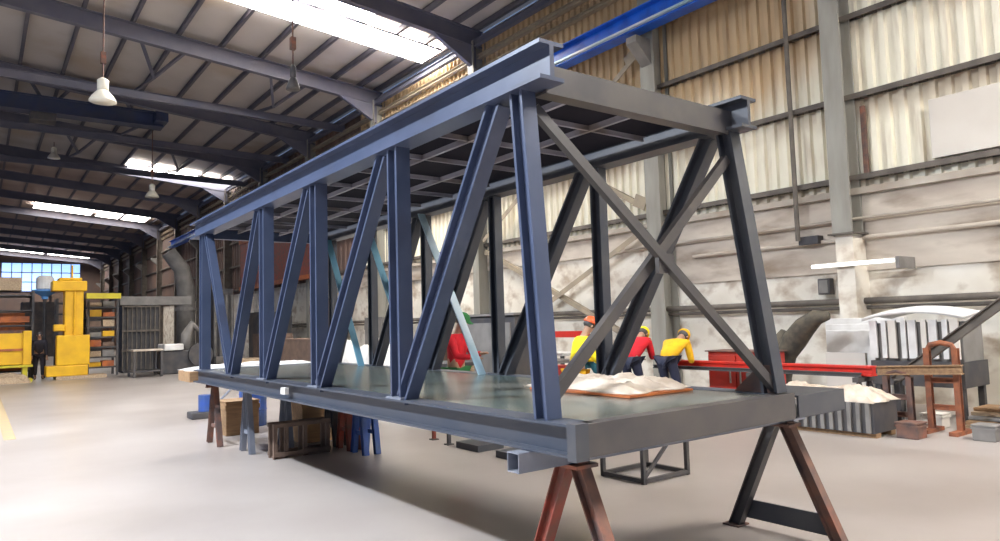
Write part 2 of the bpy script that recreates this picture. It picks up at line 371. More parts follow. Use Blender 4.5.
obj('housing', G().box(XW-.22, XW-.05, 6.85, 7.08, 1.95, 2.25), 'machine', t, bevel=.01)
obj('cover', G().box(XW-.24, XW-.22, 6.88, 7.05, 1.98, 2.22), 'grey', t)
t = thing('switch_box', (XW-.1, 7.9, 2.9), 'dark bracket box on the masonry left of the pale column', 'switch box')
obj('housing', G().box(XW-.25, XW-.05, 7.0, 7.4, 2.92, 3.08), 'machine', t, bevel=.01)
# wind bracing in the wall
for a, b, lb in (((11.2, .9), (17.8, 3.9), 'tan brace rising toward the left, lower cross behind the steel frame'), ((11.2, 3.75), (17.8, .8), 'tan brace falling toward the left, lower cross behind the steel frame'),
                 ((11.2, 4.3), (17.8, 8.0), 'tan brace rising toward the left in the upper wall bay'), ((11.2, 8.0), (17.8, 4.2), 'tan brace falling toward the left in the upper wall bay')):
    dx = .1 if a[1] < b[1] else 0
    tag(obj('wall_brace', G().angle((XW-.4+dx, a[0], a[1]), (XW-.4+dx, b[0], b[1]), (1, 0, 0), D=.13, t=.02).bar((XW-.42+dx, a[0]-.05, a[1]), (XW-.42+dx, a[0]+.3, a[1]+(b[1]-a[1])*.045), (1, 0, 0), .02, .3), 'col_tan'), lb, 'brace')
# crane runway
t = thing('crane_runway', (12.25, 20, 8.1), 'bright blue crane runway beam carried on wall brackets', 'crane beam')
obj('beam', G().isec((12.2, YS, 8.5), (12.2, 60, 8.5), (0, 0, 1), D=.52, W=.34, t=.03, tw=.02), 'crane_blue', t)
obj('rail', G().box(12.16, 12.24, YS, 60, 8.76, 8.82), 'galv', t)
obj('conductor_bar', G().box(11.93, 12.02, YS, 60, 8.28, 8.33), 'galv', t, label='bright silver conductor strip')
# overhead crane bridge far back
t = thing('overhead_crane', (0, 36, 9.6), 'navy overhead crane girder hanging across the hall at upper left', 'crane')
obj('bridge_girder', G().box(-7, 6.4, 33.2, 33.7, 10.65, 11.25).box(-7, 6.4, 33.1, 33.8, 10.62, 10.68).box(-7, 6.4, 33.1, 33.8, 11.22, 11.28), 'navy', t)
obj('end_carriage', G().box(6.0, 6.5, 32.6, 34.3, 10.75, 11.15), 'navy', t)
obj('hoist', G().box(1.5, 2.4, 33.2, 33.9, 10.3, 10.63), 'machine', t)

# bell shaped high-bay lamps
def bell(x, y, z, label, top, m='lamp', r=.32):
    t = thing('highbay_lamp', (x, y, z), label, 'ceiling lamp')
    obj('shade', G().lathe((x, y, z), [(r, 0), (r*.98, .03), (r*.8, .14), (r*.5, .26), (r*.38, .3)]), m, t, smooth=True)
    obj('gear_housing', G().lathe((x, y, z+.3), [(r*.36, 0), (r*.42, .02), (r*.42, .26), (r*.2, .32)]), m, t, smooth=True)
    obj('suspension_rod', G().cyl((x, y, z+.6), (x, y, top), .02, n=8), 'rust', t)
    obj('junction_box', G().box(x-.06, x+.06, y-.06, y+.06, z+1.0, z+1.3), 'rust', t)
    return t
bell(2.44, 20, 7.5, 'cream bell lamp hanging at upper left on a thin rod', 11.9)
bell(6.0, 16.2, 7.35, 'dark bell lamp hanging below the second rafter near the big skylight', 11.75, 'machine', .17)
bell(6.3, 35, 7.8, 'small pale round lamp hanging right of the far roof strips', 11.5, 'lamp', .3)
bell(3.1, 44, 12.0-.9, 'tiny white lamp high at the left near the crane girder', 12.0, 'lamp', .3)

# unseen lamps added over the left aisle to sharpen the frame's shadow
for k, (x, y, z, p) in enumerate(((-5.0, 5.3, 9.4, 2100), (-5.0, 12.2, 9.4, 2100))):
    t = bell(x, y, z, 'added unseen high-bay lamp over the left aisle', zr(x)-.1, r=.42); t['group'] = 'added lamps over the left aisle'
    ld = bpy.data.lights.new('added_lamp_light', 'AREA'); ld.shape = 'DISK'; ld.size = .7; ld.energy = p; ld.color = (.84, .91, 1.0)
    lo = bpy.data.objects.new('added_lamp_light', ld); COL.objects.link(lo); lo.parent = t; lo.location = (0, 0, -.02)
# thin pale yellow strip on the floor
tag(obj('floor_line', G().box(.36, .52, 13.5, 26, .001, .006), 'line'), 'pale yellow strip on the concrete at the left edge', 'floor marking')

# ------------------------------------------------------------------ the steel frame
xL, xR, Zb, Zd, Zt, ZT = 2.343, 4.263, .925, 1.089, 2.873, 3.086
YN, YF = 2.57, 10.1
CL, CR = xL+.075, xR-.075
truss = thing('steel_truss_frame', ((xL+xR)/2, 6, 0), 'long slate blue welded steel box truss raised on trestles in the middle of the hall', 'steel frame')
T = truss
# bottom chords
for x, s in ((CL, 1), (CR, -1)):
    obj('bottom_chord', G().isec((x, YN+.02, (Zb+Zd)/2), (x, YF, (Zb+Zd)/2), (0, 0, 1), D=Zd-Zb, W=.16, t=.014, tw=.03), 'chord', T)
for x in (CL, CR):
    obj('top_chord', G().isec((x, 2.73, (Zt+ZT)/2), (x, 10.3, (Zt+ZT)/2), (0, 0, 1), D=ZT-Zt, W=.17, t=.022, tw=.03), 'paint' if x == CL else 'paint_dark', T)  # right chord gets a darker colour in place of shade
obj('end_plate', G().box(xL-.012, xL+.075, YN-.014, YN+.05, Zb-.012, Zd+.006), 'paint_dark', T, label='grey vertical cover plate at the near corner')
obj('end_beam', G().box(xL+.07, xR, YN-.006, YN+.012, Zb, Zd).box(xL+.1, xR, YN+.012, YN+.09, Zb, Zb+.012).box(xL+.1, xR, YN+.012, YN+.09, Zd-.012, Zd), 'paint_warm', T)
obj('end_beam', G().box(xL+.16, xR-.16, 10.0, 10.1, Zb, Zd), 'paint', T)
obj('end_beam', G().box(xL+.14, xR-.02, 2.86, 2.88, Zt-.02, ZT-.07).box(xL+.14, xR-.17, 2.88, 2.96, Zt-.02, Zt-.006).box(xL+.14, xR-.17, 2.88, 2.96, ZT-.084, ZT-.07), 'paint_warm', T)
obj('end_beam', G().box(xL+.16, xR-.16, 10.1, 10.2, Zt, ZT-.06), 'paint', T)
# plates
obj('deck_plate', G().box(xL+.16, xR-.16, YN+.02, YF, Zd-.012, Zd-.003), 'deck', T)
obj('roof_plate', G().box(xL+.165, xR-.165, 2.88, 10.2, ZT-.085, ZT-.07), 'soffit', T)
for x in (2.93, 3.52):
    obj('roof_stringer', G().box(x-.005, x+.005, 2.9, 10.1, ZT-.125, ZT-.085).box(x-.014, x+.014, 2.9, 10.1, ZT-.13, ZT-.125), 'rib', T)
for k in range(10):
    y = 3.6+k*.68
    obj('roof_cross_bar', G().box(xL+.165, xR-.165, y-.004, y+.004, ZT-.12, ZT-.085).box(xL+.165, xR-.165, y-.012, y+.012, ZT-.124, ZT-.12), 'rib', T)
for y in (4.32, 5.75, 7.12, 8.3, 9.4):
    obj('deck_cross_beam', G().box(xL+.16, xR-.16, y-.04, y+.04, Zb, Zd-.014), 'paint_dark', T)
# nodes
A, B, C_, Mm, D_ = 4.44, 5.93, 7.34, 8.58, 9.82
AR, BR, CR_, DR, ER = 4.2, 5.68, 7.05, 8.45, 9.75
zt, zb = Zt+.002, Zd-.002
def post(x, y, m='paint', W=.11, D=.145): return obj('post', G().isec((x, y, zb), (x, y, zt), (0, 1, 0), D=D, W=W, t=.022, tw=.014), m, T)
def diag(x, y0, y1, m='paint', z0=zb, z1=zt, W=.10, D=.125, name='diagonal'):
    """from the foot at y0 up to the head at y1"""
    obj(name, G().isec((x, y0, z0), (x, y1, z1), (0, 1, 0), D=D, W=W, t=.02, tw=.014), m, T)
for y in (A, B, C_, D_):
    po = post(CL, y); obj('base_gusset', G().box(CL-.075, CL+.075, y-.11, y+.11, Zd-.002, Zd+.012), 'tube', po)
diag(CL, 2.86, 2.99, W=.10, D=.11, name='end_raker')
diag(CL, A-.06, 3.2); diag(CL, B-.06, A+.17); diag(CL, C_-.06, B+.17); diag(CL, Mm-.04, C_+.17, D=.14)
diag(CL, Mm+.05, D_-.17, W=.09, D=.10)
for y in (AR, BR, CR_, DR, ER):  # right side members carry their shade in the darker colour
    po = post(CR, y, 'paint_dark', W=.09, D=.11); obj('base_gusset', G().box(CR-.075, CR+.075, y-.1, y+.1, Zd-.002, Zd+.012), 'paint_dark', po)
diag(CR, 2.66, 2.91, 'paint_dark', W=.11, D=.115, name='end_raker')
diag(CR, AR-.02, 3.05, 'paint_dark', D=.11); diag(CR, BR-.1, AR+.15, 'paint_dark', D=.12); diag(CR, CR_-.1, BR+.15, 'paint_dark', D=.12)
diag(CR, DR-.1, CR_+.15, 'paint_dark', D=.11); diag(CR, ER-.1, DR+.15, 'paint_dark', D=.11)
def light_brace(y0, y1, m):
    o = obj('cross_brace', G().angle((CR-.07, y0, zb), (CR-.07, y1, zt), (0, 1, 0), D=.09, t=.012), m, T)
    o['label'] = 'pale angle brace crossing the dark diagonal'
light_brace(BR+.13, CR_-.1, 'galv'); light_brace(CR_+.13, DR-.12, 'teal'); light_brace(DR+.13, ER-.12, 'teal')
# X of angles across the near end, lying in the sloped plane of the rakers
def ep(x, z):
    u = (x-xL)/(xR-xL); lo = 2.87-.20*u; hi = 3.03-.14*u
    return V((x, lo+(z-zb)*(hi-lo)/(zt-zb)-.03, z))
obj('end_cross_brace', G().bar(ep(xL+.15, 2.80), ep(xR-.06, 1.10), (0, 1, 0), .045, .06), 'paint_warm', T)
e0, e1 = ep(xL+.14, 1.20), ep(xR-.13, 2.68)
obj('end_cross_brace', G().bar(e0+V((0, .05, 0)), e1+V((0, .05, 0)), (0, 1, 0), .045, .065), 'paint_warm', T)
m_ = ep(3.36, 1.93)
obj('gusset_plate', G().bar(m_+V((-.07, .0, -.0)), m_+V((.07, 0, 0)), (0, 1, 0), .03, .12), 'paint_warm', T)
obj('gusset_plate', G().add([(CR-.02, 2.62, 1.09), (CR+.0, 2.62, 1.09), (CR+.0, 2.95, 1.09), (CR-.02, 2.95, 1.09), (CR-.02, 2.66, 1.27), (CR, 2.66, 1.27), (CR, 2.75, 1.27), (CR-.02, 2.75, 1.27)], [(3, 2, 1, 0), (4, 5, 6, 7), (0, 1, 5, 4), (1, 2, 6, 5), (2, 3, 7, 6), (3, 0, 4, 7)]), 'rust', T, label='rusty brown gusset at the foot of the right end raker')
obj('lifting_lug', G().box(xL-.02, xL+.02, 6.55, 6.66, Zb+.06, Zb+.12), 'white', T, label='small white tag on the lower chord')

# things on the deck
def crumple(x0, x1, y0, y1, z, h, nx=26, ny=18, seed=1, rot=0, edge=.14):
    rnd = random.Random(seed); g = G(); P = [[0]*(ny+1) for _ in range(nx+1)]
    ph = [(rnd.uniform(3, 11), rnd.uniform(3, 11), rnd.uniform(0, 6), rnd.uniform(.3, 1)) for _ in range(7)]
    cx, cy = (x0+x1)/2, (y0+y1)/2; vs = []
    for i in range(nx+1):
        for j in range(ny+1):
            u, v = i/nx, j/ny; e = min(u, 1-u, v, 1-v)/edge; e = min(1, e)
            w = sum(a*math.sin(p*u*3+q*v*3+s) for p, q, s, a in ph)/3
            zz = z + e**.6*h*(.55+.45*w) + rnd.uniform(0, .022)*e
            x = x0+(x1-x0)*u + .03*math.sin(9*v+seed); y = y0+(y1-y0)*v+.03*math.sin(11*u+seed)
            x, y = cx+(x-cx)*math.cos(rot)-(y-cy)*math.sin(rot), cy+(x-cx)*math.sin(rot)+(y-cy)*math.cos(rot)
            vs.append((x, y, max(zz, z+.004)))
    n = len(vs); fs = [(i*(ny+1)+j, (i+1)*(ny+1)+j, (i+1)*(ny+1)+j+1, i*(ny+1)+j+1) for i in range(nx) for j in range(ny)]
    bot = [(v[0], v[1], z) for v in vs]; g.add(vs + bot, fs + [tuple(n+k for k in reversed(f)) for f in fs] +
        [(i*(ny+1), n+i*(ny+1), n+(i+1)*(ny+1), (i+1)*(ny+1)) for i in range(nx)] + [(i*(ny+1)+ny, (i+1)*(ny+1)+ny, n+(i+1)*(ny+1)+ny, n+i*(ny+1)+ny) for i in range(nx)] +
        [(j, j+1, n+j+1, n+j) for j in range(ny)] + [(nx*(ny+1)+j, n+nx*(ny+1)+j, n+nx*(ny+1)+j+1, nx*(ny+1)+j+1) for j in range(ny)])
    return g
tag(obj('plywood_sheet', G().box(3.38, 4.02, 3.18, 4.2, Zd, Zd+.014), 'orange'), 'thin orange brown board lying flat on the deck under the plastic', 'board')
tag(obj('plastic_sheet', crumple(3.42, 4.08, 3.22, 4.3, Zd+.016, .075, nx=44, ny=30, seed=3), 'plastic', smooth=True), 'crumpled cream plastic sheet heaped on the deck near the end cross brace', 'plastic sheet')

# the near trestle: square tube with an A frame at each end
def aframe(x, y, top, spread, m, t, s=.07, plate=True, m2=None):
    for k, sg in enumerate((1, -1)):
        obj('leg', G().sweep([(-s/2, -s/2), (s/2, -s/2), (s/2, -s/2+.01), (-s/2+.01, -s/2+.01), (-s/2+.01, s/2), (-s/2, s/2)], (x, y+sg*spread, .0), (x, y+sg*.045, top), (0, sg, 0)), (m2 if m2 and k == 0 else m), t)
    if plate: obj('foot_brace', G().box(x+.0, x+.012, y-spread+.03, y+spread-.03, .04, .17), m, t)
NT = thing('steel_trestle', (3.7, 3.0, 0), 'near steel trestle with a hollow square tube under the deck corner and splayed A legs', 'trestle')
obj('cross_tube', G().tube_sq((2.26, 2.97, .868), (4.98, 2.97, .868), .105, .10, .007), 'tube', NT, bevel=.004)
def lean_frame(x, spread, m, m2=None):
    for k, sg in enumerate((1, -1)):
        p1 = V((x, 2.97+sg*.05, .815)); p0 = V((x, 2.97+sg*spread, 0))
        obj('leg', G().isec(p0, p1, (0, 1, 0), D=.085, W=.075, t=.009, tw=.01), m2 if (m2 and k == 0) else m, NT)
        obj('foot_plate', G().box(x-.07, x+.07, p0.y-.07, p0.y+.07, 0, .012), m, NT)
    obj('cap_plate', G().box(x-.08, x+.08, 2.85, 3.09, .795, .815), m, NT)
lean_frame(2.68, .42, 'rust', 'red_rust'); lean_frame(4.72, .42, 'rust', 'paint_warm')
obj('foot_brace', G().box(4.76, 4.775, 2.62, 3.32, .06, .20), 'paint_dark', NT)
obj('foot_brace', G().box(2.72, 2.735, 2.62, 3.32, .06, .20), 'paint_dark', NT)
tag(obj('channel_offcut', G().box(4.30, 4.88, 2.56, 2.575, .93, 1.07).box(4.30, 4.88, 2.575, 3.05, 1.055, 1.07).box(4.30, 4.88, 2.575, 3.05, .921, .935), 'paint_dark'), 'dark steel channel offcut resting on the near trestle beside the deck', 'steel offcut')

def trestle(name, y, label, m, x0=2.45, x1=4.12, top=.925, spread=.28, s=.07):
    t = thing(name, ((x0+x1)/2, y, 0), label, 'trestle', 'far trestles')
    obj('top_beam', G().isec((x0, y, top-.055), (x1, y, top-.055), (0, 0, 1), D=.10, W=.09), m, t)
    for x in (x0+.12, x1-.12):
        for sg in (1, -1): obj('leg', G().isec((x, y+sg*spread, 0), (x, y+sg*.03, top-.10), (0, 1, 0), D=s, W=s, t=.01, tw=.012), m, t)
        obj('stretcher', G().box(x-.01, x+.01, y-spread*.66, y+spread*.66, .24, .29), m, t)
    return t
trestle('steel_trestle', 8.3, 'narrow blue A stand, nearest of the stands under the far half of the frame', 'blue_steel', 3.78, 4.18, spread=.17)
trestle('steel_trestle', 8.75, 'narrow red brown A stand right behind the blue one', 'red_rust', 3.78, 4.18, spread=.17)
trestle('steel_trestle', 9.2, 'narrow dark A stand behind the red brown one', 'machine', 3.78, 4.18, spread=.17)
trestle('steel_trestle', 9.5, 'grey blue trestle under the far end of the frame, right of the tan box', 'tube', 2.75, 3.5, spread=.2)
trestle('steel_trestle', 10.5, 'orange brown trestle carrying timbers past the far end of the frame', 'rust', 2.6, 4.1, top=.91)
for k in range(4):
    x0 = 2.3+k*.48
    tag(obj('timber_beam', G().box(x0, x0+.45, 10.15, 10.8, .915, 1.06), 'wood', bevel=.01), ('leftmost', 'second', 'third', 'rightmost')[k]+' of the short brown timbers on the trestle past the frame', 'timber', 'timbers past the far end')
tag(obj('white_sheet', crumple(2.32, 4.15, 10.18, 10.78, 1.062, .06, seed=8), 'white', smooth=True), 'pale sheet lying over the timbers at the far end', 'sheet')

# crate and boxes below the frame
t = thing('slatted_crate', (3.5, 9.0, 0), 'open slatted brown crate on the floor under the steel frame', 'crate')
CY = 8.75
for x in (2.98, 3.12, 3.36, 3.66):
    for y in (CY-.0, CY+.16): obj('upright', G().box(x-.025, x+.025, y-.02, y+.02, 0, .42), 'brown', t)
for y in (CY-.025, CY+.185):
    for z in (.03, .38): obj('slat', G().box(2.95, 3.69, y-.01, y+.01, z, z+.05), 'brown', t)
obj('base_board', G().box(2.98, 3.66, CY-.02, CY+.18, .0, .02), 'brown', t)
def carton(x, y, w, d, z0, h, label, m='brown', grp=None):
    t = thing('wooden_box', (x, y, z0), label, 'box', grp)
    obj('body', G().box(x-w/2, x+w/2, y-d/2, y+d/2, z0, z0+h), m, t, bevel=.01)
    obj('batten', G().box(x-w/2-.012, x+w/2+.012, y-d/2-.012, y+d/2+.012, z0+h*.78, z0+h*.92), m, t)
    obj('lid', G().box(x-w/2-.01, x+w/2+.01, y-d/2-.01, y+d/2+.01, z0+h, z0+h+.02), m, t, bevel=.005)
carton(3.3, 11.4, .5, .5, 0, .5, 'brown wooden box on the floor behind the far trestles', 'wood')
carton(3.9, 9.85, .5, .5, 0, .62, 'tan wooden box standing under the frame between trestles', 'wood')
def drum(x, y, r, h, label, m):
    t = thing('steel_drum', (x, y, 0), label, 'drum')
    obj('body', G().lathe((x, y, 0), [(r*.96, 0), (r, .02), (r, h*.32), (r*1.04, h*.34), (r, h*.36), (r, h*.64), (r*1.04, h*.66), (r, h*.68), (r, h-.02), (r*.96, h)]), m, t, smooth=False)
    obj('lid', G().lathe((x, y, h), [(r*.9, 0), (r*.9, .01), (0.01, .012)]), m, t)
drum(3.75, 12.1, .22, .8, 'blue drum standing on the floor beyond the far trestles', 'blue_steel')
t = thing('floor_jack', (3.4, 13.9, 0), 'small blue jack on the floor left of the far trestles', 'jack')
obj('base', G().box(3.15, 3.75, 13.7, 14.1, 0, .12), 'machine', t, bevel=.02)
obj('cylinder', G().cyl((3.45, 13.9, .12), (3.45, 13.9, .42), .14), 'blue_steel', t)
obj('handle', G().cyl((3.6, 13.9, .2), (3.95, 13.9, .55), .02), 'tube', t)

# wire stands and flat bars seen below the deck
def low_stand(x0, x1, y0, y1, h, label):
    t = thing('steel_stand', ((x0+x1)/2, (y0+y1)/2, 0), label, 'stand')
    for x in (x0, x1):
        for y in (y0, y1): obj('leg', G().box(x-.02, x+.02, y-.02, y+.02, 0, h), 'machine', t)
    obj('base_rail', G().bar((x0, y0, .03), (x1, y0, .03), D=.04, W=.04).bar((x1, y0, .03), (x1, y1, .03), D=.04, W=.04).bar((x0, y1, .03), (x1, y1, .03), D=.04, W=.04).bar((x0, y0, .03), (x0, y1, .03), D=.04, W=.04), 'machine', t)
    obj('top_rail', G().bar((x0, y0, h), (x1, y0, h), D=.04, W=.04).bar((x1, y0, h), (x1, y1, h), D=.04, W=.04).bar((x0, y1, h), (x1, y1, h), D=.04, W=.04).bar((x0, y0, h), (x0, y1, h), D=.04, W=.04), 'machine', t)
    obj('diagonal_strut', G().bar((x0, y0, .05), (x1, y0, h-.03), D=.03, W=.03), 'machine', t)
low_stand(5.2, 5.85, 4.75, 5.3, .62, 'small dark wire framed stand on the floor beyond the deck')
for k, (x, y, a) in enumerate(((5.2, 6.65, 0), (5.22, 7.55, 0))):
    tag(obj('steel_flat_bar', G().bar((x-.2, y, .04), (x+.2, y, .04), D=.08, W=.5), 'paint_dark'), ('nearer', 'farther')[k]+' dark steel bar lying on the floor seen under the deck', 'steel bar')

for k, (x, y) in enumerate(((5.14, 8.55), (5.07, 8.05))):
    t = thing('floor_prop', (x, y, 0), ('farther', 'nearer')[k]+' of two small dark props standing on the floor beyond the deck', 'prop')
    obj('base', G().box(x-.05, x+.05, y-.05, y+.05, 0, .015), 'machine', t)
    obj('stem', G().box(x-.022, x+.022, y-.022, y+.022, .015, .15), 'red_rust' if k == 0 else 'machine', t)
# ------------------------------------------------------------------ people
def skin_mesh(name, nodes, edges, m, parent, root=0, sub=1, label=None):
    me = bpy.data.meshes.new(name); me.from_pydata([n[0] for n in nodes], edges, []); me.materials.append(M[m])
    o = bpy.data.objects.new(name, me); COL.objects.link(o); o.parent = parent
    sk = o.modifiers.new('skin', 'SKIN'); sk.use_smooth_shade = True
    lay = me.skin_vertices[0].data if me.skin_vertices else None
    if lay is None:
        import bmesh
        bm = bmesh.new(); bm.from_mesh(me); bm.verts.layers.skin.verify(); bm.to_mesh(me); bm.free(); lay = me.skin_vertices[0].data
    for i, nd in enumerate(nodes):
        r = nd[1]; lay[i].radius = (r, r) if not isinstance(r, tuple) else r; lay[i].use_root = (i == root)
    sb = o.modifiers.new('sub', 'SUBSURF'); sb.levels = sub; sb.render_levels = sub
    if label: o['label'] = label
    return o

def person(loc, yaw, label, lean=.2, shirt='c_red', trousers='c_navy', hat=None, hands=None, head_pitch=.3, knee=.08, sleeves=True, vest=None, cap=False, crouch=0.0):
    """figure facing local +x, turned by yaw; hands = two local targets"""
    t = thing('person', loc, label, 'person'); t.rotation_euler = (0, 0, yaw)
    ph = .93-crouch
    pel = V((-.12*math.sin(lean), 0, ph)); up = V((math.sin(lean), 0, math.cos(lean)))
    wa = pel+up*.2; ch = pel+up*.42; nk = pel+up*.56
    hu = V((math.sin(lean*.75+head_pitch), 0, math.cos(lean*.75+head_pitch))); hf = V((hu.z, 0, -hu.x))
    h0 = nk+hu*.07; h1 = nk+hu*.155+hf*.02; h2 = nk+hu*.235+hf*.015
    nodes = [(pel, (.15, .11)), (wa, (.135, .10)), (ch, (.165, .115)), (nk-up*.05, (.08, .07)), (nk+up*.0, .055), (h0+hf*.01, (.062, .068)), (h1, (.078, .092)), (h2, (.07, .085)),
             (h1+hf*.105-hu*.01, .014)]
    edges = [(0, 1), (1, 2), (2, 3), (3, 4), (4, 5), (5, 6), (6, 7), (6, 8)]
    hands = hands or [(.42, .16, .95), (.42, -.16, .95)]
    arms = []
    for s, hd in zip((1, -1), hands):
        sh = ch+up*.05+V((0, s*.19, 0)); hd = V(hd); mid = (sh+hd)/2; L = (hd-sh).length
        bend = math.sqrt(max(.0, .29**2-(L/2)**2)); el = mid+V((-.45, s*.35, -.8)).normalized()*bend
        b = len(nodes); nodes += [(sh, .06), (el, .042), (hd, .028)]; edges += [(2, b), (b, b+1), (b+1, b+2)]
        d = (hd-el).normalized(); side = V((0, s, 0)); dn = d.cross(side).normalized()
        pm = hd+d*.06; nodes += [(pm, (.034, .018))]; edges += [(b+2, b+3)]
        for q, (off, ln) in enumerate(((-.028, .062), (-.01, .075), (.009, .072), (.027, .056))):
            f1 = pm+side*off+d*ln*.55; f2 = f1+d*ln*.35+dn*.018*(-1 if dn.z > 0 else 1)
            c = len(nodes); nodes += [(f1, .008), (f2, .007)]; edges += [(b+3, c), (c, c+1)]
        c = len(nodes); tb = hd+d*.02-side*.035; nodes += [(tb, .010), (tb+d*.035-side*.012, .008)]; edges += [(b+2, c), (c, c+1)]
        arms.append((sh, el, hd))
    legs = []
    for s in (1, -1):
        hp = pel+V((0, s*.09, -.05)); kn = V((knee+crouch*.9+pel.x*.3, s*.11, .5-crouch*.25)); an = V((0, s*.12, .09)); toe = V((.15, s*.13, .04))
        b = len(nodes); nodes += [(hp, .085), (kn, .058), (an, .042), (toe, .035)]; edges += [(0, b), (b, b+1), (b+1, b+2), (b+2, b+3)]
        legs.append((hp, kn, an, toe))
    skin_mesh('body', nodes, edges, 'skin', t)
    # shirt
    n2 = [(pel-up*.06, (.172, .132)), (wa, (.155, .12)), (ch, (.185, .135)), (nk-up*.04, (.10, .085))]; e2 = [(0, 1), (1, 2), (2, 3)]
    for sh, el, hd in arms:
        b = len(n2); n2 += [(sh, .078), (el, .058), (el+(hd-el)*.85, .044)]; e2 += [(2, b), (b, b+1), (b+1, b+2)]
    skin_mesh('jacket', n2, e2, shirt, t)
    if vest:
        skin_mesh('vest', [(pel+up*.08, (.18, .14)), (wa, (.17, .135)), (ch, (.198, .15)), (nk-up*.06, (.12, .10))], [(0, 1), (1, 2), (2, 3)], vest, t)
    n3 = [(pel+up*.03, (.166, .127))]; e3 = []
    for hp, kn, an, toe in legs:
        b = len(n3); n3 += [(hp, .10), (kn, .075), (an+V((0, 0, .04)), .062)]; e3 += [(0, b), (b, b+1), (b+1, b+2)]
    skin_mesh('trousers', n3, e3, trousers, t)
    for hp, kn, an, toe in legs:
        skin_mesh('boot', [(an+V((0, 0, .06)), .055), (an-V((0, 0, .03)), .056), (toe, .042)], [(0, 1), (1, 2)], 'boot', t)
    # face and hat: local to head, then posed
    R = Matrix((hf, V((0, 1, 0)), hu)).transposed()
    def local(g): g.v = [h1+R @ v for v in g.v]; return g
    def child(nm, g, m):
        me = bpy.data.meshes.new(nm); me.from_pydata(g.v, [], g.f); me.materials.append(M[m])
        for p in me.polygons: p.use_smooth = True
        o = bpy.data.objects.new(nm, me); COL.objects.link(o); o.parent = t; return o
    for s in (1, -1):
        child('eye', local(G().lathe((.083, s*.032, .012), [(.001, -.009), (.008, -.006), (.011, 0), (.008, .006), (.001, .009)], 8)), 'eye')
        child('ear', local(G().lathe((0, s*.083, -.005), [(.004, -.03), (.014, -.015), (.016, .01), (.004, .03)], 8)), 'skin')
    child('mouth', local(G().box(.078, .088, -.024, .024, -.052, -.045)), 'c_red')
    child('hair', local(G().lathe((-.018, 0, 0), [(.07, -.03), (.092, 0), (.095, .04), (.08, .085), (.045, .112), (.002, .12)], 14)), 'machine')
    if hat:
        g = G().lathe((-.008, 0, .035), [(.112, 0), (.116, .012), (.108, .05), (.085, .09), (.045, .113), (.002, .12)], 18)
        g.add([(.08, -.08, .04), (.17, -.05, .03), (.17, .05, .03), (.08, .08, .04), (.08, -.08, .052), (.17, -.05, .04), (.17, .05, .04), (.08, .08, .052)], BF)
        child('cap' if cap else 'helmet', local(g), hat)
    return t
person((9.02, 8.38, 0), .35, 'worker in a red shirt bending over the red beam, back to the camera', lean=.95, shirt='c_red', hat='c_lime', hands=[(.62, .12, .88), (.66, -.1, .9)], knee=.1)
person((9.42, 7.92, 0), .2, 'worker in a yellow jacket stooping beside the red shirted one', lean=1.05, shirt='c_yel', hat='c_yel', hands=[(.6, .14, .85), (.6, -.12, .85)])
person((7.25, 7.85, 0), -.35, 'worker with an orange helmet and yellow vest seen behind the end brace', lean=.3, shirt='c_lime', trousers='c_yel', hat='orange_hat', hands=[(.45, .14, 1.0), (.45, -.12, .95)], crouch=.08)
person((9.1, 9.35, 0), -.9, 'worker in teal overalls partly hidden behind the dark vertical post', lean=.3, shirt='c_teal', trousers='c_teal', hat='grey', hands=[(.45, .14, 1.0), (.45, -.12, 1.0)], crouch=.05)
person((5.83, 9.0, 0), -1.2, 'worker in a green cap and red shirt standing behind the pale angle brace', lean=.12, shirt='c_red', trousers='c_grn', vest=None, hat='c_grn', cap=True, hands=[(.4, .14, 1.15), (.42, -.12, 1.1)])
person((1.85, 31.2, 0), -1.6, 'distant person in dark clothes standing in front of the yellow boxes', lean=.03, shirt='c_dark', trousers='c_dark', hands=[(.12, .24, .82), (.12, -.24, .82)])

# ------------------------------------------------------------------ work area behind the frame
t = thing('red_steel_beam', (10.1, 6.8, 0), 'long bright red steel beam lying on stands behind the deck', 'steel beam')
obj('beam', G().isec((10.1, 4.85, .77), (10.1, 8.75, .77), (0, 0, 1), D=.14, W=.18, t=.03, tw=.1), 'red', t)
def stand(x, y, h, label, m='machine', w=.5):
    t = thing('work_stand', (x, y, 0), label, 'stand', 'stands behind the deck')
    obj('top_rail', G().box(x-w/2, x+w/2, y-.04, y+.04, h-.07, h), m, t)
    for s in (1, -1):
        for q in (1, -1): obj('leg', G().bar((x+s*w*.48, y+q*.15, 0), (x+s*w*.3, y, h-.07), D=.05, W=.05), m, t)
stand(10.1, 5.0, .69, 'dark stand under the right end of the red beam'); stand(10.1, 6.7, .69, 'dark stand under the middle of the red beam'); stand(10.1, 8.5, .69, 'dark stand under the left end of the red beam beside the workers')
tag(obj('dark_rail', G().isec((9.92, 4.95, .725), (9.92, 8.7, .725), (0, 0, 1), D=.06, W=.06), 'machine'), 'thin dark rail running just in front of the red beam', 'rail')
t = thing('red_cabinet', (10.7, 7.2, 0), 'boxy red tool cabinet standing behind the red beam', 'cabinet')
obj('body', G().box(10.45, 10.95, 6.72, 7.9, 0, .98), 'cab_red', t, bevel=.01)
for k in range(2):
    dr = obj('door', G().box(10.42, 10.45, 6.75+k*.58, 7.3+k*.58, .06, .92), 'cab_red', t, bevel=.005)
    obj('handle', G().box(10.39, 10.42, 7.22+k*.2, 7.24+k*.2, .45, .65), 'grey', dr)
obj('top', G().box(10.4, 10.98, 6.69, 7.93, .98, 1.0), 'rust', t)
t = thing('red_gantry_rail', (10, 12.2, 0), 'thin red rail on posts seen far behind the end frame', 'rail')
obj('rail', G().box(9.93, 10.07, 10.5, 14.2, 1.25, 1.38), 'red', t)
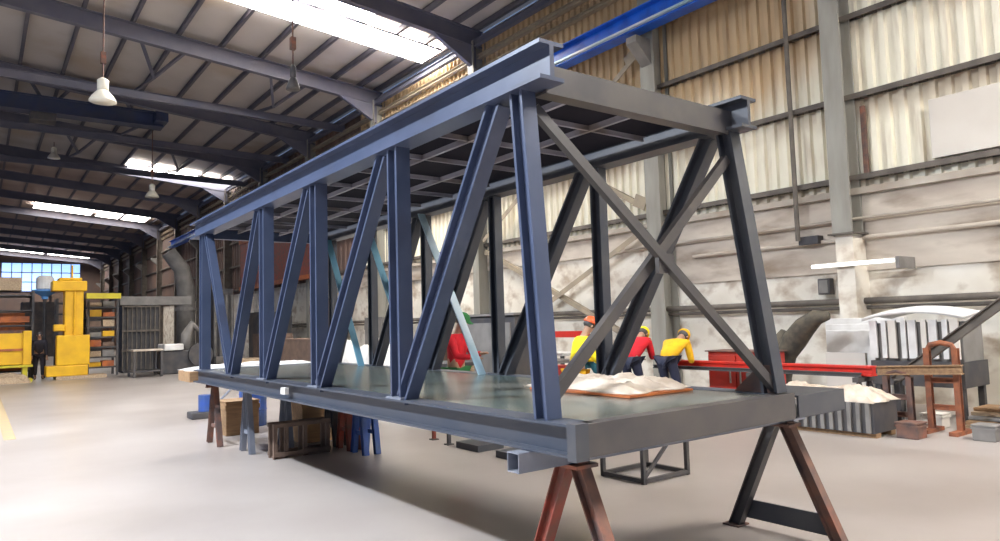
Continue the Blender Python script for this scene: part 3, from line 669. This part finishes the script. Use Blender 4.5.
for y in (10.7, 12.4, 14.0): obj('post', G().box(9.95, 10.05, y-.05, y+.05, 0, 1.25), 'grey', t)
carton(8.4, 10.0, .5, .9, 0, .78, 'small dark red chest on the floor behind the end brace', 'cab_red')
# benches
def bench(x0, x1, y0, y1, h, label, top='grey', leg='machine', items=0):
    t = thing('workbench', ((x0+x1)/2, (y0+y1)/2, 0), label, 'workbench')
    obj('bench_top', G().box(x0, x1, y0, y1, h-.06, h), top, t, bevel=.008)
    for x in (x0+.05, x1-.05):
        for y in (y0+.05, y1-.05): obj('leg', G().box(x-.035, x+.035, y-.035, y+.035, 0, h-.06), leg, t)
    obj('lower_shelf', G().box(x0+.04, x1-.04, y0+.04, y1-.04, .2, .24), leg, t)
bench(8.7, 9.4, 10.1, 11.6, .85, 'grey workbench behind the near end of the frame', 'grey')
bench(10.8, 11.6, 12.2, 14.6, .85, 'white topped bench by the wall left of the workers', 'white')
bench(6.2, 6.8, 9.9, 10.8, .95, 'dark bench in front of the green capped worker', 'machine', 'plank')
t = thing('machine_cabinet', (7.2, 9.3, 0), 'tall dark machine cabinet behind the near left posts', 'machine')
obj('housing', G().box(7.2, 7.9, 9.3, 11.0, 0, 1.72), 'machine', t, bevel=.02)
obj('door_panel', G().box(7.17, 7.2, 9.4, 10.9, .15, 1.6), 'grey', t)
obj('top_cover', G().box(7.15, 7.95, 9.25, 11.05, 1.72, 1.76), 'grey', t)
carton(6.9, 11.6, .6, .8, 0, 1.12, 'brown wooden crate behind the left diagonal near the dark bench', 'brown')
carton(8.6, 22.0, 1.0, 3.0, 0, 1.25, 'long brown bin far behind the third panel of the frame', 'brown')
t = thing('covered_pallet', (8.6, 17, 0), 'pallet load under a white cover behind the middle of the frame', 'covered load')
obj('pallet', G().box(8.1, 9.2, 15.4, 18.6, 0, .12), 'plank', t)
g = crumple(8.05, 9.25, 15.3, 18.7, .12, 1.15, seed=5, edge=.06); obj('cover', g, 'white', t, smooth=True)
t = thing('covered_pallet', (8.6, 12.9, 0), 'smaller white covered load beside the left of the dark machine', 'covered load')
obj('pallet', G().box(8.2, 9.0, 12.3, 13.9, 0, .12), 'plank', t)
obj('cover', crumple(8.15, 9.05, 12.25, 13.95, .12, 1.0, seed=6, edge=.06), 'white', t, smooth=True)
drum(8.2, 11.6, .28, 1.5, 'tall blue cylinder behind the diagonal near the green capped worker', 'blue_steel')
# low stack of ribbed sheet bundles with plastic
t = thing('sheet_bundle', (9.4, 5.1, 0), 'low dark bundle of ribbed steel sheets beyond the deck end', 'bundle')
obj('sheets', G().box(9.1, 9.75, 4.42, 5.85, .06, .44), 'machine', t)
for k in range(12): obj('rib', G().box(9.06, 9.10, 4.45+k*.12, 4.50+k*.12, .07, .44), 'grey', t)
for x in (9.15, 9.55): obj('skid', G().box(x, x+.12, 4.42, 5.85, 0, .06), 'wood', t)
tag(obj('plastic_wrap', crumple(9.08, 9.8, 4.4, 5.95, .442, .2, seed=12), 'plastic', smooth=True), 'crumpled pinkish plastic heaped on the ribbed sheet bundle', 'plastic sheet')
# machine with white lid
t = thing('covered_machine', (11.4, 4.7, 0), 'machine with a white rounded lid and pale upright panels near the right wall', 'machine')
n = 12; top = []
for i in range(n+1):
    a = i/n
    for x, dz in ((10.95, -.0), (11.45, .06), (11.95, .02)): top.append(V((x, 4.0+a*1.4, 1.46+dz+.15*math.sin(PI*min(1, a*.9+.06))**.6)))
m0 = len(top); fs = []
for i in range(n):
    for j in (0, 1):
        q = 3*i+j; fs.append((q, q+1, q+4, q+3)); fs.append((m0+q+3, m0+q+4, m0+q+1, m0+q))
    for j in (0, 2): q = 3*i+j; fs.append((q, q+3, m0+q+3, m0+q))
for b_ in (0, 3*n):
    for j in (0, 1): fs.append((b_+j, b_+j+1, m0+b_+j+1, m0+b_+j))
obj('lid', G().add(top+[v-V((0, 0, .05)) for v in top], fs), 'white', t, smooth=True)
for k in range(9): obj('upright_panel', G().box(11.02, 11.06, 4.1+k*.14, 4.1+k*.14+(.07 if k % 2 else .11), .9, 1.46), 'white' if k % 3 else 'cream', t)
obj('core', G().box(11.1, 11.8, 4.08, 5.3, .6, 1.42), 'grey', t)
obj('base', G().box(11.0, 11.85, 4.05, 5.32, .5, .86), 'machine', t)
for x in (11.06, 11.75):
    for y in (4.12, 5.25): obj('leg', G().box(x-.04, x+.04, y-.04, y+.04, 0, .5), 'machine', t)
t = thing('stacked_panels', (12, 5.9, 0), 'white boxy panels stacked by the wall behind the ribbed bundle', 'panels')
for k in range(3): obj('panel', G().box(11.9+k*.18, 12.0+k*.18, 5.45-.05*k, 6.5+.1*k, 0, 1.3+.1*k), 'white', t, bevel=.01)
tag(obj('cream_board', G().box(11.3, 11.36, 5.55, 6.2, 0.0, .95), 'cream'), 'cream board standing upright before the white stacked panels', 'board')
g = G().path([(11.25, 6.95, .0), (11.25, 6.95, .5), (11.2, 6.85, .9), (11.2, 6.68, 1.15), (11.15, 6.45, 1.38), (11.1, 6.2, 1.54), (11.1, 6.0, 1.56)], [.12, .13, .17, .2, .18, .13, .07], 14)
tag(obj('extraction_hose', g, 'hose', smooth=True), 'thick dark bent hose rising right of the deck end raker', 'hose')
g = G().path([(11.6, 7.5, .0), (11.6, 7.4, .6), (11.6, 7.25, 1.05), (11.6, 7.1, 1.3)], [.16, .17, .16, .07], 12)
tag(obj('fabric_roll', g, 'hose', smooth=True), 'dark brown roll standing left of the thick hose', 'roll')
drum(12.2, 8.2, .3, .85, 'dark drum near the wall between the red cabinet and hose', 'machine')
def rust_frame(x, y, w, h, label, m='rust'):
    t = thing('rusty_stand', (x, y, 0), label, 'stand')
    for yy in (y-w/2, y+w/2):
        u = obj('upright', G().isec((x, yy, 0), (x, yy, h), (1, 0, 0), D=.08, W=.07), m, t)
        obj('foot', G().box(x-.25, x+.25, yy-.05, yy+.05, 0, .05), m, u)
    for z in (h*.3, h*.62): obj('cross_bar', G().isec((x, y-w/2, z), (x, y+w/2, z), (0, 0, 1), D=.07, W=.06), m, t)
    obj('arch', G().path([(x, y-w/2, h-.04), (x, y-w/2+.04, h+.04), (x, y, h+.07), (x, y+w/2-.04, h+.04), (x, y+w/2, h-.04)], .035, 8), m, t)
rust_frame(10.15, 4.0, .34, 1.1, 'tall rusty orange stand at the right below the white lid', 'stand_rust')
rust_frame(10.0, 4.5, .3, .72, 'lower brown stand left of the tall rusty one', 'rust')
tag(obj('inclined_beam', G().isec((10.45, 4.75, .62), (10.45, 3.0, 1.95), (0, 0, 1), D=.12, W=.09), 'girt'), 'dark brown inclined beam climbing toward the right edge', 'beam')
t = thing('beam_prop', (10.45, 3.1, 0), 'thin dark prop holding the high end of the inclined beam', 'prop')
obj('pole', G().box(10.41, 10.49, 3.06, 3.14, 0, 1.8), 'machine', t); obj('foot_plate', G().box(10.3, 10.6, 2.95, 3.25, 0, .02), 'machine', t)
t = thing('beam_prop', (10.45, 4.7, 0), 'short dark prop under the low end of the inclined beam', 'prop')
obj('pole', G().box(10.41, 10.49, 4.66, 4.74, 0, .62), 'machine', t); obj('foot_plate', G().box(10.3, 10.6, 4.55, 4.85, 0, .02), 'machine', t)
tag(obj('brown_girder', G().isec((9.98, 4.75, .79), (9.98, 3.7, .84), (0, 0, 1), D=.12, W=.09), 'wood'), 'brown girder laid across the rusty stands', 'girder')
tag(obj('tarpaulin_cover', crumple(11.1, 12.5, 2.2, 3.9, .0, 1.5, seed=21, edge=.35), 'tarp', smooth=True), 'large grey tarpaulin draped over goods at the right edge', 'tarpaulin')
t = thing('white_table', (10.8, 3.0, 0), 'white slab table in front of the grey tarpaulin', 'table')
obj('table_top', G().box(10.6, 11.05, 2.5, 3.5, .74, .80), 'white', t, bevel=.008)
for x in (10.65, 11.0):
    for y in (2.56, 3.44): obj('leg', G().box(x-.03, x+.03, y-.03, y+.03, 0, .74), 'machine', t)
for k in range(5):
    tag(obj('floor_plank', G().box(10.65+.1*k, 11.0+.14*k, 3.6+.05*(k % 2), 4.0, .05*k, .05*k+.045), ('plank', 'wood', 'grey')[k % 3], bevel=.005),
        'plank in the small pile on the floor behind the tall rusty stand', 'plank', 'floor planks at right')
for k, (x, y, sz) in enumerate(((9.5, 4.15, .26), (10.6, 4.3, .25), (9.9, 3.45, .25), (10.15, 3.1, .28))):
    carton(x, y, sz, sz, 0, sz*.7, ('rusty scrap box in front of the lower brown stand', 'pale scrap box under the white lid machine', 'small grey box right of the tall rusty stand', 'brown scrap box on the floor at the right edge')[k], ('rust', 'cream', 'grey', 'brown')[k])

# ------------------------------------------------------------------ far left work area
def rack(x0, x1, y0, y1, h, n, label, m='machine', loads=None):
    t = thing('storage_rack', ((x0+x1)/2, (y0+y1)/2, 0), label, 'rack')
    for x in (x0, x1):
        for y in (y0, y1): obj('post', G().box(x-.04, x+.04, y-.04, y+.04, 0, h), m, t)
    for k in range(n):
        z = .35+(h-.5)*k/(n-1)
        obj('shelf', G().box(x0, x1, y0, y1, z-.05, z), m, t)
    return t
rack(-.9, 1.65, 31.5, 33, 3.3, 6, 'long dark rack at the far left edge behind the yellow box')
rack(3.4, 4.4, 31.1, 32.2, 3.2, 8, 'dark rack filled with parts just right of the yellow machine')
rack(2.42, 2.85, 31.4, 32.2, 3.0, 7, 'narrow dark rack between the person and the yellow machine')
for k in range(9):
    z = (.36, .95, 1.54, 2.13, 2.72)[k % 5]; x0 = -.8+(k // 5)*1.2
    tag(obj('stock_bar', G().box(x0, x0+1.15, 31.6, 32.6, z, z+.22+.08*(k % 2)), ('orange', 'brown', 'rust', 'orange', 'plank')[k % 5]), 'bundle of bars stored on the long far left rack', 'bar bundle', 'stock on the long rack')
for k in range(14):
    z = .36+(3.2-.5)*(k % 7)/7; x0 = 3.46+(k // 7)*.45
    tag(obj('stock_part', G().box(x0, x0+.4, 31.2, 31.8, z, z+.16+.05*(k % 3)), ('yellow', 'orange', 'brown', 'plank', 'grey')[(k*3) % 5]), 'small part stored on the rack right of the yellow machine', 'part', 'parts on the rack by the yellow machine')
t = thing('yellow_machine', (2.9, 30.5, 0), 'tall bright yellow machine column standing at the far left', 'machine')
obj('column', G().box(2.55, 3.15, 30.2, 30.9, .25, 3.3).box(2.82, 2.88, 30.12, 30.2, .3, 3.3), 'yellow', t, bevel=.03)
obj('head', G().box(2.15, 3.25, 30.1, 31.0, 3.22, 3.6).box(2.35, 3.1, 30.2, 30.9, 3.6, 3.72), 'yellow', t, bevel=.04)
obj('guard', G().box(2.3, 3.35, 30.0, 30.5, .5, 1.6).box(2.2, 2.55, 30.0, 30.4, 1.75, 2.0), 'yellow', t, bevel=.04)
obj('arm', G().box(3.25, 4.4, 30.3, 30.7, 2.95, 3.15), 'yellow2', t, label='lime yellow side arm')
obj('base', G().box(2.0, 3.3, 30.0, 31.0, .12, .5), 'yellow', t, bevel=.03)
obj('skirt', G().box(2.3, 3.9, 29.9, 30.9, 0, .12), 'plank', t)
obj('mast', G().cyl((2.8, 30.5, 3.7), (2.8, 30.5, 4.2), .03), 'yellow', t)
t = thing('yellow_container', (.9, 30.5, .6), 'square yellow orange container standing at the left edge', 'container')
obj('body', G().box(.2, 1.35, 30.1, 30.9, .62, 1.72), 'yellow', t, bevel=.02)
obj('side_flange', G().box(1.3, 1.55, 30.0, 30.95, .6, 1.8), 'yellow', t, bevel=.02)
obj('rib', G().box(.2, 1.35, 30.06, 30.1, 1.1, 1.18), 'orange', t)
obj('stand', G().box(.0, 1.6, 30.0, 31.0, .0, .1).box(.1, .25, 30.1, 30.9, .1, .6).box(1.3, 1.45, 30.1, 30.9, .1, .6).box(.0, 1.6, 30.0, 31.0, .52, .6), 'yellow2', t)
tag(obj('pale_bundle', crumple(.0, 1.5, 29.2, 29.9, .0, .35, seed=31), 'plank', smooth=True), 'pale bundle on the floor in front of the yellow container', 'bundle')
t = thing('storage_tank', (2.0, 32, 3.1), 'white tank with a pale blue funnel above the far left rack', 'tank')
obj('tank', G().lathe((2.05, 32, 3.35), [(.25, 0), (.3, .05), (.3, .45), (.2, .55)]), 'white', t)
obj('stand_pole', G().cyl((2.05, 32, 0), (2.05, 32, 3.05), .06), 'machine', t)
obj('funnel', G().lathe((2.05, 32, 3.0), [(.1, 0), (.12, .1), (.42, .3), (.42, .36)]), 'sky_blue', t)
tag(obj('beige_crate', G().box(-.9, 1.3, 31.6, 32.8, 3.31, 3.8), 'plank', bevel=.02), 'long beige crate on top of the far left rack', 'crate')
t = thing('dark_cage', (5.1, 32, 0), 'dark barred cage right of the racks', 'cage')
obj('core', G().box(4.75, 6.1, 32.1, 33.3, .1, 2.7), 'machine', t)
for k in range(9): obj('bar', G().box(4.7+k*.17, 4.74+k*.17, 31.98, 32.04, .1, 2.8), 'girt', t)
for z in (.9, 1.7, 2.7): obj('cross_rail', G().box(4.68, 6.1, 31.96, 32.05, z-.04, z+.04), 'girt', t)
obj('top_beam', G().box(4.6, 7.3, 31.9, 32.5, 2.75, 3.1), 'grey', t)
obj('foot', G().box(4.75, 6.1, 32.0, 33.3, 0, .1), 'machine', t)
bench(4.5, 5.5, 28.2, 29.4, 1.0, 'dark bench with a pale top just right of the racks', 'plastic')
t = thing('press_machine', (6.2, 29.5, 0), 'dark low machine with pale covers at the far left centre', 'machine')
obj('base', G().box(5.6, 7.4, 29.2, 30.6, 0, .9), 'machine', t, bevel=.05)
obj('cover', G().box(5.7, 6.4, 29.1, 30.3, .9, 1.15), 'white', t, bevel=.04)
obj('hood', G().path([(6.6, 29.6, .8), (6.6, 29.6, 1.5), (6.8, 29.6, 1.9), (7.1, 29.6, 1.6)], [.22, .2, .16, .1]), 'grey', t, smooth=True)
obj('fly_wheel', G().cyl((7.0, 29.0, .7), (7.0, 29.2, .7), .45, n=20), 'machine', t)
t = thing('exhaust_duct', (8.2, 36, 0), 'tall grey exhaust duct rising at the far left centre', 'duct')
obj('stack', G().path([(8.0, 36, 0), (8.0, 36, 3.6), (7.8, 36, 4.6), (7.2, 36, 5.4)], [.42, .42, .38, .34], 16), 'grey', t, smooth=True)
obj('flange', G().cyl((8.0, 36, 2.6), (8.0, 36, 2.75), .5, n=16), 'grey', t)
t = thing('filter_unit', (9.3, 35, 0), 'dark upright filter unit between duct and brown sheets', 'machine')
obj('housing', G().box(8.9, 9.8, 34.6, 35.6, .4, 3.6), 'machine', t, bevel=.04)
for k in range(4): obj('vertical_tube', G().cyl((8.95+k*.26, 34.5, .4), (8.95+k*.26, 34.5, 3.3), .07), 'grey', t)
obj('leg', G().box(8.95, 9.05, 34.7, 35.5, 0, .4).box(9.65, 9.75, 34.7, 35.5, 0, .4), 'machine', t)
t = thing('hanging_panel', (11.5, 36, 2.5), 'reddish brown sheet panel up on the wall left of the first post', 'panel')
obj('sheet', G().box(12.3, 12.4, 30.5, 42, 4.1, 6.6), 'red_rust', t)
obj('frame', G().box(12.25, 12.45, 30.4, 42.1, 6.6, 6.85).box(12.25, 12.45, 30.4, 42.1, 3.9, 4.1), 'orange', t)
for k, (x, y, w, d, h, mm) in enumerate(((10.3, 30.5, 1.2, 1.6, 1.4, 'brown'), (11.2, 33.5, 1.4, 2.0, 2.4, 'machine'), (9.9, 27.5, .8, 1.2, 1.1, 'cab_red'), (8.3, 27.0, 1.6, 1.6, .5, 'plank'), (12.0, 28.6, .9, 1.6, 2.8, 'brown'), (11.8, 23.0, .8, 1.4, 1.9, 'grey'), (10.8, 20.5, .8, 1.0, 1.2, 'cream'))):
    carton(x, y, w, d, 0, h, ('brown case on the floor left of the first blue post', 'tall dark case near the far wall left of the first post', 'dark red case in the gap beside the first blue post', 'low pale box in front of the dark machines', 'tall brown case against the far right wall',
        'grey case seen through the third gap of the frame', 'cream case seen between the second and third posts')[k], mm)
for k in range(5):
    x, y = 1.5+2.3*k, 60+k*6
    carton(x, y, 2.2, 3, 0, 3.2+k % 3, ('orange crate stack at the far end, leftmost', 'dark crate stack second from left at the far end', 'brown crate stack in the middle of the far end', 'dark crate stack behind the exhaust duct', 'rusty crate stack nearest the far right wall')[k], ('orange', 'machine', 'brown', 'machine', 'rust')[k])

# ------------------------------------------------------------------ light
w = bpy.data.worlds.new('World'); bpy.context.scene.world = w; w.use_nodes = True
bg = w.node_tree.nodes['Background']; bg.inputs[0].default_value = (.45, .62, 1.0, 1); bg.inputs[1].default_value = .28

# ------------------------------------------------------------------ camera
f, yaw, pitch, roll = 701.7764, .6404, .0741, -.0291
cy, sy, cp, sp = math.cos(yaw), math.sin(yaw), math.cos(pitch), math.sin(pitch)
F = V((sy*cp, cy*cp, sp)); R0 = V((cy, -sy, 0)); U0 = R0.cross(F)
R = R0*math.cos(roll)+U0*math.sin(roll); U = -R0*math.sin(roll)+U0*math.cos(roll)
cam = bpy.data.objects.new('Camera', bpy.data.cameras.new('Camera')); COL.objects.link(cam)
mw = Matrix((R, U, -F)).transposed().to_4x4(); mw.translation = V((0, 0, 1.6)); cam.matrix_world = mw
cam.data.sensor_width = 36; cam.data.lens = 36*f/1000; cam.data.clip_end = 300; cam.data.clip_start = .05
sc = bpy.context.scene; sc.camera = cam
sc.view_settings.view_transform = 'Standard'; sc.view_settings.look = 'None'; sc.view_settings.exposure = .2; sc.view_settings.gamma = 1; sc.view_settings.use_curve_mapping = False
